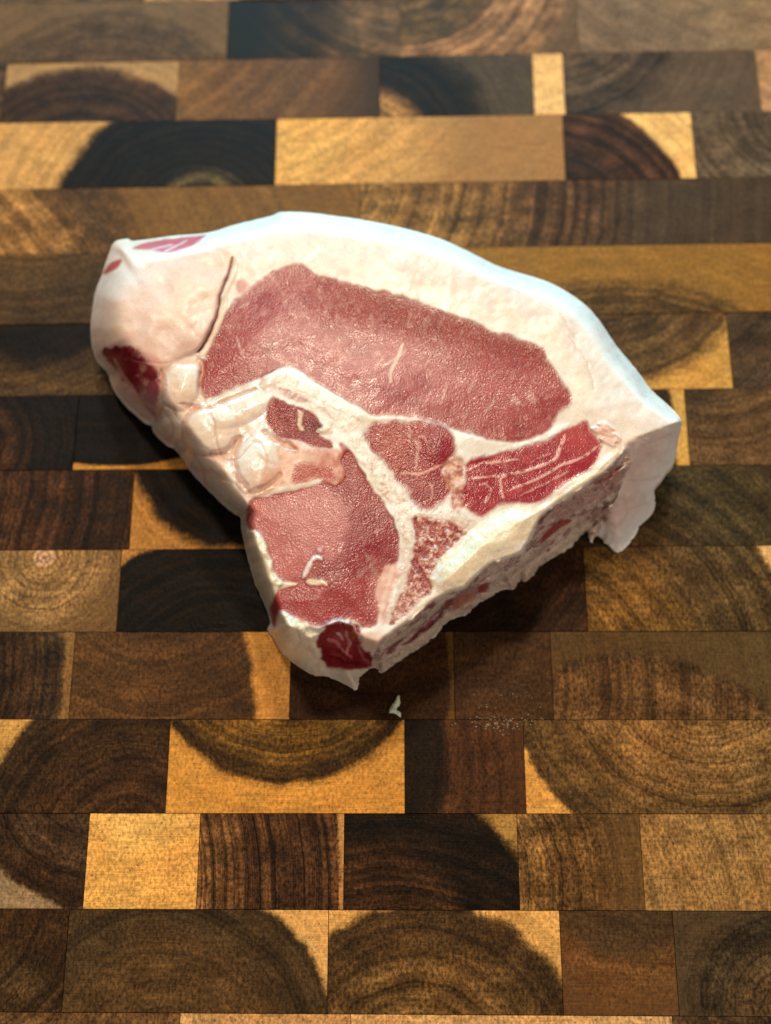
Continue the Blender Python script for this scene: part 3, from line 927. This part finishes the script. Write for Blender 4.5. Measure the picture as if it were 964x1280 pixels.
# --- cartilage / bone cap along the front edge
ca, s_ca = polymask([(546, 742), (540, 728), (545, 706), (556, 694), (574, 680), (590, 664), (604, 652), (622, 640), (642, 631), (662, 634), (682, 628), (702, 614), (722, 600), (740, 588), (752, 572), (768, 562), (779, 560), (774, 572), (757, 588), (732, 607),
                     (698, 628), (678, 645), (668, 660), (660, 678), (650, 690), (637, 697), (613, 704), (594, 722), (580, 736), (562, 742)], 2.5, 2.2, 98)
paint(ca, lin((246, 226, 196)))
paint(ca * gauss(610, 690, 50, 22, -35), lin((252, 236, 200)), .8)
paint(ca * gauss(570, 720, 14, 16), lin((248, 222, 186)), .6)
paint(ca * sstep(.1, .6, fbm(X, Y, 12, 841, 4, .65)) * sstep(20, 0, s_ca), lin((255, 250, 246)), .7)
paint(ca * sstep(12, 0, s_ca) * sstep(.0, .6, n2), lin((255, 248, 240)), .6)
setp(ca, 'cartilage')
setf(wet, ca, .30)
setf(grain, ca, .35)
H += ca * 0.0022 * sstep(0, 24, s_ca)

# --- fat lumps along the left edge
FL = [(226, 478, 26, 36, 8, .0032), (264, 536, 32, 34, -30, .0034), (322, 584, 28, 40, 10, .0030), (262, 590, 20, 44, -42, .0022), (290, 628, 18, 34, -40, .0022), (212, 540, 20, 18, 30, .0016),
      (300, 512, 44, 18, -24, .0016), (345, 566, 24, 14, 10, .0012), (232, 562, 14, 16, 0, .0012)]
lump_w = fbm(X, Y, 16, 761, 4, .6)
left = sstep(360, 330, X) * sstep(444, 462, Y) * (1 - ten) * (1 - loin)
for cx, cy, rx, ry, an, h in FL:
    g = dome(cx, cy, rx, ry, an)
    H += h * (g * .72 + .05 * g * n2) * left
    paint(g * left, FATY if cx > 240 else lin((250, 232, 198)), .35)
paint(left * gauss(255, 545, 30, 22), lin((252, 232, 206)), .6)
paint(left * gauss(240, 500, 50, 14, -20), lin((240, 196, 170)), .5)
paint(left * sstep(.15, .8, fbm(X, Y, 20, 241)), lin((240, 190, 158)), .5)
setf(wet, left, .21)
H += left * lump_w * .00011
H -= left * sstep(.1, 0, np.abs(fbm(X, Y, 60, 771, 2))) * .00030
paint(left * sstep(.09, .01, np.abs(fbm(X, Y, 60, 771, 2))), lin((228, 168, 138)), .45)
for q, wd, cw, st in (([(262, 567), (272, 569), (284, 565), (293, 554), (298, 546)], 2.6, (150, 50, 36), .9), ([(202, 462), (204, 490), (198, 512), (196, 526)], 2.0, (214, 140, 110), .8), ([(198, 520), (206, 506), (222, 520)], 1.6, (224, 160, 130), .7),
                      ([(248, 512), (236, 520), (226, 548), (240, 566), (262, 570)], 1.5, (224, 158, 130), .6), ([(300, 548), (292, 575), (300, 600), (310, 616)], 1.8, (206, 130, 98), .7), ([(308, 618), (330, 610), (345, 600), (352, 590)], 1.8, (196, 104, 80), .7),
                      ([(246, 448), (252, 468), (250, 492), (258, 506)], 1.6, (236, 190, 160), .6), ([(225, 505), (250, 512), (290, 500), (320, 486)], 1.5, (230, 160, 140), .55), ([(330, 538), (345, 552), (372, 560)], 1.8, (220, 150, 110), .6),
                      ([(238, 585), (262, 588), (284, 600)], 1.4, (232, 180, 150), .5)):
    m_ = linemask(q, wd, 242, 3.0) * sstep(-.8, .3, n2 + .5 * n3)
    paint(m_, lin(cw), st * .75)
    paint(linemask(q, wd * 3, 242, 3.0), lin((236, 186, 160)), .35)
    H -= linemask(q, wd * 2.2, 242, 3.0) * 0.0005
# --- the crack beside the flap
ck = linemask([(291, 322), (287, 340), (280, 356), (275, 374), (272, 392), (264, 412), (254, 432), (247, 440)], 1.6, 251, 2.2)
H -= linemask([(291, 322), (287, 340), (280, 356), (275, 374), (272, 392), (264, 412), (254, 432), (247, 440)], 2.4, 251, 2.2) * 0.0010
paint(ck, lin((136, 48, 42)), .9)
lip = linemask([(296, 326), (292, 344), (285, 360), (280, 378), (277, 396), (268, 418), (259, 436), (250, 444)], 3.5, 252, 2.0)
H += lip * 0.0002
paint(lip, lin((252, 232, 206)), .6)

# --- fat along the tenderloin's left edge and at the chop's foot
fl, _ = polymask([(305, 664), (318, 664), (328, 676), (334, 690), (340, 702), (342, 716), (352, 728), (346, 738), (340, 752), (336, 768), (326, 745), (314, 712), (306, 682)], 2.5, 2.6, 261)
paint(fl, lin((248, 228, 196)))
H += fl * (0.0010 + .0008 * n2)
ft, s_ft = polymask([(349, 768), (356, 765), (370, 773), (386, 784), (402, 790), (400, 806), (406, 822), (412, 846), (392, 846), (378, 838), (364, 828), (350, 812), (342, 796), (348, 786)], 2.5, 3, 263)
paint(ft, lin((244, 226, 196)))
paint(ft * sstep(0, .7, fbm(X, Y, 18, 264)), lin((252, 242, 218)), .6)
H += ft * (0.0016 * sstep(0, 14, s_ft) + .0012 * n2 + .0008 * fbm(X, Y, 14, 815, 4, .6))
paint(ft * linemask([(372, 780), (380, 806), (396, 826), (400, 842)], 2, 816, 4), lin((230, 180, 160)), .5)
fr, s_fr = polymask([(402, 787), (418, 777), (440, 779), (450, 797), (456, 814), (470, 826), (468, 834), (452, 836), (432, 836), (412, 834), (400, 814)], 3, 6, 267, 16)
paint(fr, lin((134, 28, 38)))
paint(fr * sstep(0, .7, fbm(X, Y, 14, 268)), lin((150, 40, 46)), .6)
paint(fr * gauss(434, 796, 20, 12), lin((168, 66, 70)), .7)
for q, c_, wd in (([(408, 800), (424, 806), (440, 822)], (206, 120, 124), 1.4), ([(430, 790), (438, 804), (434, 818)], (216, 140, 140), 1.6), ([(446, 806), (452, 820), (464, 828)], (190, 90, 96), 1.6), ([(412, 818), (430, 826), (450, 830)], (90, 10, 20), 2.4), ([(420, 792), (428, 800)], (224, 170, 170), 2.2)):
    m_ = linemask(q, wd, 811, 3.0)  # streaks, folds and wet highlights painted as pale and dark lines
    paint(m_ * fr, lin(c_), .7)
    H += m_ * fr * .0006
H += fr * (n2 * .0009 + fbm(X, Y, 12, 813, 3) * .0005)
setp(fr, 'muscle_foot')
setf(wet, fr, .18)
rim_ = linemask([(398, 786), (410, 780), (424, 776), (436, 781), (444, 790), (448, 800)], 1.6, 269, 3.0)
paint(rim_, lin((226, 170, 166)), .6)
H += rim_ * .0008
sk, _ = polymask([(410, 834), (440, 838), (470, 836), (477, 842), (452, 852), (445, 864), (420, 852), (402, 846)], 2.5, 2, 271)
paint(sk, lin((236, 216, 188)), .9)
fk, _ = polymask([(450, 794), (462, 786), (474, 790), (482, 792), (476, 806), (466, 816), (454, 808)], 3, 3, 272)
paint(fk, lin((236, 200, 176)), .9)

# --- sawn front face (bone, scraps of fat and meat)
side, s_side = polymask([(472, 806), (489, 792), (514, 774), (539, 753), (560, 742), (580, 737), (594, 723), (614, 705), (638, 698), (652, 692), (661, 678), (669, 660), (678, 645), (698, 629), (731, 608), (760, 587), (776, 570), (781, 558),
                         (790, 575), (780, 600), (766, 640), (746, 669), (735, 666), (717, 680), (692, 697), (665, 720), (642, 736), (618, 743), (584, 767), (557, 780), (526, 809), (493, 830), (477, 842), (466, 830)], 2, 2, 281)
u = (X - 470) * .76 - (Y - 806) * .65            # along the edge
v = (X - 470) * .65 + (Y - 806) * .76            # across it
paint(side, GREY)
paint(side * sstep(.0, .7, fbm(u, v * 4, 60, 283)), lin((150, 110, 100)), .7)
paint(side * sstep(.1, .7, fbm(u * .9, v * 3, 34, 286)), lin((226, 204, 182)), .7)
paint(side * sstep(.05, .5, fbm(u, v * 2.6, 16, 741, 4, .65)), lin((140, 84, 80)), .65)
paint(side * sstep(.25, .7, fbm(u, v * 2.2, 12, 746, 4, .65)), lin((240, 222, 202)), .7)
paint(side * sstep(.35, .8, fbm(u, v * 2.0, 30, 751, 4, .6)), lin((128, 28, 36)), .85)
for pts, c in (([(500, 806), (520, 792), (544, 776), (552, 766), (556, 774), (540, 790), (516, 806)], (112, 22, 34)), ([(482, 806), (500, 790), (530, 768), (552, 752), (556, 758), (540, 772), (510, 794), (490, 808)], (120, 84, 80)),
               ([(676, 672), (684, 660), (702, 650), (716, 650), (706, 662), (690, 676), (678, 686)], (156, 40, 40)), ([(596, 736), (606, 724), (614, 732), (604, 744)], (150, 36, 36)),
               ([(570, 752), (585, 742), (600, 746), (584, 760), (568, 766)], (196, 120, 100)), ([(648, 728), (658, 716), (664, 720), (656, 728)], (214, 120, 90)), ([(746, 606), (762, 594), (772, 586), (768, 600), (752, 612)], (150, 70, 70)),
               ([(690, 640), (720, 622), (760, 600), (776, 592), (772, 606), (740, 628), (700, 648)], (200, 160, 148))):
    mm, _ = polymask(pts, 2.5, 3, 291)
    paint(mm, lin(c), .9)
for q in ([(476, 812), (520, 782), (560, 748)], [(486, 822), (530, 796), (556, 772)], [(560, 770), (600, 750), (640, 730), (690, 692)], [(600, 730), (640, 712), (680, 680), (720, 650)], [(640, 722), (676, 698), (730, 662)]):
    m_ = linemask(q, 3.2, 293, 4)
    paint(m_, lin((236, 216, 192)), .75)
    H += m_ * 0.0007
    H -= linemask([(a + 6, b + 5) for a, b in q], 3.5, 294, 4) * 0.0007
paint(side * sstep(13, 5, d_in + 4 * n3), lin((238, 216, 190)), .8)
# crumbs of fat clinging to the lower edge
for cx, cy, rr in ((657, 722, 7), (642, 731, 6), (628, 731, 5), (665, 714, 6), (606, 745, 6), (586, 760, 7), (560, 772, 6), (530, 800, 7), (676, 703, 6), (740, 668, 7), (502, 818, 6), (698, 690, 5)):
    g = dome(cx, cy, rr, rr * .8)
    H += g * .0022
    paint(np.clip(g * 1.6, 0, 1), lin((240, 208, 180)), .9)
setp(side, 'sawn_edge')
H += side * (fbm(u, v * 3, 26, 295, 4) * .0019 + n3 * .0008 + fbm(u, v * 2, 11, 297, 4, .65) * .0011)
paint(side * sstep(.3, .7, -fbm(u, v * 2, 11, 297, 4, .65)), lin((120, 50, 50)), .45)
setf(wet, side, .34)
setf(grain, side, .8)
# the fat flap below the right corner, painted paler to offset its shade
rf, s_rf = polymask([(781, 556), (800, 546), (822, 538), (852, 528), (848, 548), (842, 582), (828, 600), (818, 612), (820, 628), (815, 644), (798, 664), (788, 680), (773, 692), (758, 680), (746, 668), (764, 640), (778, 604), (788, 576)], 3, 2, 301)
paint(rf, lin((252, 232, 218)), .85)
paint(rf * sstep(.1, .8, fbm(X, Y, 30, 302)), lin((232, 180, 160)), .5)
paint(rf * sstep(14, 34, d_in + 6 * n2), lin((240, 200, 184)), .6)
paint(rf * sstep(20, 4, d_in), lin((250, 242, 230)), .8)
for q in ([(790, 560), (815, 552), (840, 542)], [(780, 600), (805, 600), (826, 596)], [(765, 640), (785, 636), (808, 628)], [(776, 616), (784, 640), (772, 660)]):
    paint(linemask(q, 1.6, 303), lin((226, 178, 164)), .3)
    H -= linemask(q, 2.4, 303) * .0003
H = H * (1 - rf * .9) + blur(H, 60) * rf * .9
H += rf * (n2 * .0007 + n1 * .0012 + fbm(X, Y, 10, 305, 3) * .0004)

# --- overall unevenness
lean = blur(np.clip(loin + ten + rb + mb, 0, 1), 6)
H += (n1 * 0.00035 * (1 - .75 * lean) + n2 * .000085 * (1 - .75 * lean)) * sstep(0, 14, d_in)
H += n3 * 0.000014 * (1 - .5 * lean) * sstep(0, 8, d_in)
Cc *= (1 + 0.05 * n2 + 0.05 * n3 * (0.6 + grain))[..., None]
H = blur(H, 1)
H = np.maximum(H, 0.0004)
MEAT_GAIN = 0.75
Cc = np.clip(Cc * MEAT_GAIN, 0.001, 0.95)

P = at_z(PX, PY, H)
# normals of the whole surface, shared by the parts so that no seam shows between them
dx = np.gradient(P, axis=1)
dy_ = np.gradient(P, axis=0)
N = np.cross(dy_, dx)
N = N / (np.linalg.norm(N, axis=-1, keepdims=True) + 1e-12)
VW = CAM - P
N = np.where((N * VW).sum(-1, keepdims=True) < 0, -N, N)


def meat_material():
    k = NT('raw_pork')
    ca_ = k.attr('flesh', 'GEOMETRY').outputs['Color']
    gr = k.attr('grain', 'GEOMETRY').outputs['Fac']
    ro = k.attr('wetness', 'GEOMETRY').outputs['Fac']
    tc = k.n('ShaderNodeTexCoord').outputs['Object']
    fine = k.noise(tc, 2900, 2, 0.6)
    med = k.noise(tc, 380, 3, 0.55)
    col = k.mix(1.0, ca_, k.mix(k.smooth(fine, 0.3, 0.7), (0.93, 0.91, 0.90, 1), (1.07, 1.06, 1.05, 1)), 'MULTIPLY')
    k.put(k.b.inputs['Roughness'], k.math('MULTIPLY', k.math('MULTIPLY_ADD', gr, -0.04, ro), k.smooth(med, 0.3, 0.7, 0.75, 1.25)))
    k.b.inputs['IOR'].default_value = 1.33
    k.b.inputs['Subsurface Weight'].default_value = 0.22
    k.b.inputs['Subsurface Radius'].default_value = (1.0, 0.40, 0.24)
    k.b.inputs['Subsurface Scale'].default_value = 0.0022
    vor = k.n('ShaderNodeTexVoronoi', feature='SMOOTH_F1')
    k.put(vor.inputs['Vector'], k.vmath('ADD', tc, k.vmath('MULTIPLY', k.comb(med, fine, med), (0.0008, 0.0008, 0.0008))))
    vor.inputs['Scale'].default_value = 2100
    cells = k.math('MULTIPLY', vor.outputs['Distance'], -1.0)
    # cut fibre bundles, wet glints painted in as paler hearts, redder sheaths
    fib_glint = k.smooth(vor.outputs['Distance'], 0.15, 0.62, 1.0, 0.0)
    fib_glint = k.mix(fib_glint, (0.86, 0.78, 0.76, 1), (1.18, 1.16, 1.12, 1))
    col = k.mix(k.math('MULTIPLY', gr, 0.95, clamp=True), col, k.mix(1.0, col, fib_glint, 'MULTIPLY'))
    k.put(k.b.inputs['Base Color'], col)
    b1 = k.bump(k.math('ADD', cells, k.math('MULTIPLY', fine, 0.7)), k.math('MULTIPLY', gr, 0.52), 0.0004)
    b2 = k.bump(med, 0.03, 0.0006, b1)
    k.put(k.b.inputs['Normal'], b2)
    return k.m


MEAT = meat_material()
chop = empty('pork_chop', (0, 0, 0), 'thick raw bone-in pork loin chop with white fat cap lying on the board', 'pork chop')


def build_part(name, faces, parent, extra_v=None, extra_f=None):
    ids = np.unique(faces)
    remap = np.full(NXG * NYG, -1)
    remap[ids] = np.arange(len(ids))
    f = remap[faces]
    vs = P.reshape(-1, 3)[ids]
    nrm = N.reshape(-1, 3)[ids]
    cl = Cc.reshape(-1, 3)[ids]
    g = grain.reshape(-1)[ids]
    wv = wet.reshape(-1)[ids]
    loops = f.reshape(-1)
    starts = np.arange(0, len(loops), 4)
    tot = np.full(len(f), 4)
    if extra_v is not None:
        base = len(vs)
        vs = np.vstack([vs, extra_v['co']])
        nrm = np.vstack([nrm, extra_v['no']])
        cl = np.vstack([cl, extra_v['col']])
        g = np.concatenate([g, np.zeros(len(extra_v['co']))])
        wv = np.concatenate([wv, np.full(len(extra_v['co']), .35)])
        for fc in extra_f:
            q = [i + base for i in fc]
            starts = np.append(starts, len(loops))
            tot = np.append(tot, len(q))
            loops = np.concatenate([loops, q])
    me = bpy.data.meshes.new(name)
    me.vertices.add(len(vs))
    me.vertices.foreach_set('co', vs.astype(np.float32).ravel())
    me.loops.add(len(loops))
    me.loops.foreach_set('vertex_index', loops.astype(np.int32))
    me.polygons.add(len(starts))
    me.polygons.foreach_set('loop_start', starts.astype(np.int32))
    me.polygons.foreach_set('loop_total', tot.astype(np.int32))
    me.polygons.foreach_set('use_smooth', np.ones(len(starts), bool))
    me.update(calc_edges=True)
    me.validate()
    a = me.attributes.new('flesh', 'FLOAT_COLOR', 'POINT')
    a.data.foreach_set('color', np.hstack([cl, np.ones((len(cl), 1))]).astype(np.float32).ravel())
    a = me.attributes.new('grain', 'FLOAT', 'POINT')
    a.data.foreach_set('value', g.astype(np.float32))
    a = me.attributes.new('wetness', 'FLOAT', 'POINT')
    a.data.foreach_set('value', wv.astype(np.float32))
    me.normals_split_custom_set_from_vertices(nrm.tolist())
    me.materials.append(MEAT)
    o = bpy.data.objects.new(name, me)
    COL.objects.link(o)
    o.parent = parent
    return o


ii, jj = np.nonzero(cell)
idx = np.arange(NXG * NYG).reshape(NYG, NXG)
# y of the grid runs down the picture: wind so that normals face up
quads = np.stack([idx[ii + 1, jj], idx[ii + 1, jj + 1], idx[ii, jj + 1], idx[ii, jj]], 1)
fp = part[ii, jj]

# wall below the silhouette, down to the board, and the underside
e = {}
for q in quads.tolist():
    for a_, b_ in ((q[0], q[1]), (q[1], q[2]), (q[2], q[3]), (q[3], q[0])):
        if (b_, a_) in e:
            del e[(b_, a_)]
        else:
            e[(a_, b_)] = True
nxt = {}
for a_, b_ in e:
    nxt.setdefault(a_, []).append(b_)
start = max(nxt, key=lambda i: P.reshape(-1, 3)[i][1])
loop = [start]
seen = {start}
while True:
    c_ = [b_ for b_ in nxt[loop[-1]] if b_ not in seen]
    if not c_:
        break
    loop.append(c_[0])
    seen.add(c_[0])
lp = P.reshape(-1, 3)[loop]
tang = np.roll(lp, -3, 0) - np.roll(lp, 3, 0)
outn = np.stack([tang[:, 1], -tang[:, 0], 0 * tang[:, 0]], 1)
for _ in range(6):
    outn = (np.roll(outn, 1, 0) + outn + np.roll(outn, -1, 0)) / 3
outn /= np.linalg.norm(outn, axis=1, keepdims=True) + 1e-12
if ((lp - lp.mean(0)) * outn).sum() < 0:
    outn = -outn
LV = [(0.0, 0.0), (0.25, 0.0006), (0.55, 0.0002), (0.85, -0.0016), (1.0, -0.0040)]
co, no, cl_ = [], [], []
nl = len(loop)
for fz, o_ in LV:
    p = lp.copy()
    p[:, 2] = lp[:, 2] * (1 - fz) + 0.0003 * fz
    p += outn * (o_ * np.clip(lp[:, 2:3] / 0.012, 0, 1))
    co.append(p)
    no.append(outn * 0.9 + np.array([0, 0, 0.35 - 0.8 * fz]))
    cl_.append(np.tile(np.clip(lin((248, 226, 204)) * MEAT_GAIN, 0, .95), (nl, 1)))
co = np.vstack(co)
no = np.vstack(no)
no /= np.linalg.norm(no, axis=1, keepdims=True)
ef = []
for r_ in range(len(LV) - 1):
    for i in range(nl):
        j = (i + 1) % nl
        ef.append((r_ * nl + i, (r_ + 1) * nl + i, (r_ + 1) * nl + j, r_ * nl + j))
skirt = dict(co=co, no=no, col=np.vstack(cl_))

objs = {}
for k_, nm in enumerate(PARTS):
    qs = quads[fp == k_]
    if not len(qs):
        continue
    par = objs['bone'] if nm == 'marrow' else chop
    objs[nm] = build_part(nm, qs, par, skirt if k_ == 0 else None, ef if k_ == 0 else None)


# ------------------------------------------------------------------ small scraps on the board
def scrap(name, px, py, lobes, col, label, cat):
    """little torn scrap: a few squashed lobes merged in one skin"""
    c = at_z(px, py, 0.0)
    vs, fs = [], []
    for (ox, oy, rx, ry, h, an) in lobes:
        cc = at_z(px + ox, py + oy, 0.0) - c
        b0 = len(vs)
        sc = 1 / 4300.0
        NA, NR = 14, 5
        for r_ in range(NR):
            rr = math.cos(r_ / NR * math.pi / 2)
            zz = math.sin(r_ / NR * math.pi / 2) * h
            for a_ in range(NA):
                th = a_ / NA * 2 * math.pi
                wob = 1 + 0.22 * math.sin(3 * th + ox) + 0.16 * random.uniform(-1, 1)
                u_, v_ = rr * rx * sc * math.cos(th) * wob, rr * ry * sc * math.sin(th) * wob
                vs.append((cc[0] + u_ * math.cos(an) - v_ * math.sin(an), cc[1] + u_ * math.sin(an) + v_ * math.cos(an), zz + 0.0003))
        vs.append((cc[0], cc[1], h + 0.0003))
        for r_ in range(NR - 1):
            for a_ in range(NA):
                fs.append((b0 + r_ * NA + a_, b0 + r_ * NA + (a_ + 1) % NA, b0 + (r_ + 1) * NA + (a_ + 1) % NA, b0 + (r_ + 1) * NA + a_))
        for a_ in range(NA):
            fs.append((b0 + (NR - 1) * NA + a_, b0 + (NR - 1) * NA + (a_ + 1) % NA, b0 + NR * NA))
        fs.append(tuple(b0 + a_ for a_ in range(NA))[::-1])
    me = bpy.data.meshes.new(name)
    me.from_pydata([tuple(map(float, v_)) for v_ in vs], [], fs)
    me.update()
    for p_ in me.polygons:
        p_.use_smooth = True
    k = NT(name + '_fat')
    tcs = k.n('ShaderNodeTexCoord').outputs['Object']
    k.put(k.b.inputs['Base Color'], k.mix(k.smooth(k.noise(tcs, 900, 3), .35, .65), tuple(lin(col) * .7) + (1,), tuple(lin(col) * .9) + (1,)))
    k.b.inputs['Roughness'].default_value = 0.35
    k.put(k.b.inputs['Normal'], k.bump(k.noise(tcs, 1500, 3), .5, .0004))
    me.materials.append(k.m)
    o = bpy.data.objects.new(name, me)
    COL.objects.link(o)
    o.location = tuple(map(float, c))
    o['label'] = label
    o['category'] = cat
    return o


scrap('fat_scrap', 494, 884, [(2.5, -6, 3.4, 7.5, .0009, -.3), (-2.5, 4, 5, 5, .0010, .2), (3.5, 8, 5, 2.6, .0005, -.6), (0, -1, 3.4, 4.5, .0008, 0)], (226, 226, 196),
      'tiny white scrap of fat lying on dark wood below the chop', 'fat scrap')

# whitish smear of dried crumbs on the blocks to the right of the scrap
vs, fs = [], []
rs = random.Random(9)
for i in range(170):
    if i < 120:
        px, py = rs.gauss(628, 26), rs.gauss(905, 5) - 0.04 * 0
    else:
        px, py = rs.uniform(590, 690), rs.uniform(862, 900)
    c = at_z(px, py, 0.0)
    r_ = rs.uniform(.00009, .00028) * (1.0 if i < 120 else .7)
    b0 = len(vs)
    for a_ in range(5):
        th = a_ / 5 * 6.283 + rs.random()
        vs.append((c[0] + r_ * math.cos(th) * rs.uniform(.6, 1.5), c[1] + r_ * math.sin(th) * rs.uniform(.5, 1.0), 0.00012))
    vs.append((c[0], c[1], 0.00012 + r_ * .6))
    for a_ in range(5):
        fs.append((b0 + a_, b0 + (a_ + 1) % 5, b0 + 5))
me = bpy.data.meshes.new('dried_crumbs')
me.from_pydata([tuple(map(float, v_)) for v_ in vs], [], fs)
k = NT('dried_crumb')
k.put(k.b.inputs['Base Color'], k.mix(k.noise(k.n('ShaderNodeTexCoord').outputs['Object'], 400, 2), (.20, .15, .09, 1), (.42, .36, .25, 1)))
me.materials.append(k.m)
o = bpy.data.objects.new('dried_crumbs', me)
COL.objects.link(o)
o['label'] = 'pale smear of dried crumbs on the brown blocks below the chop'
o['category'] = 'crumbs'
o['kind'] = 'stuff'
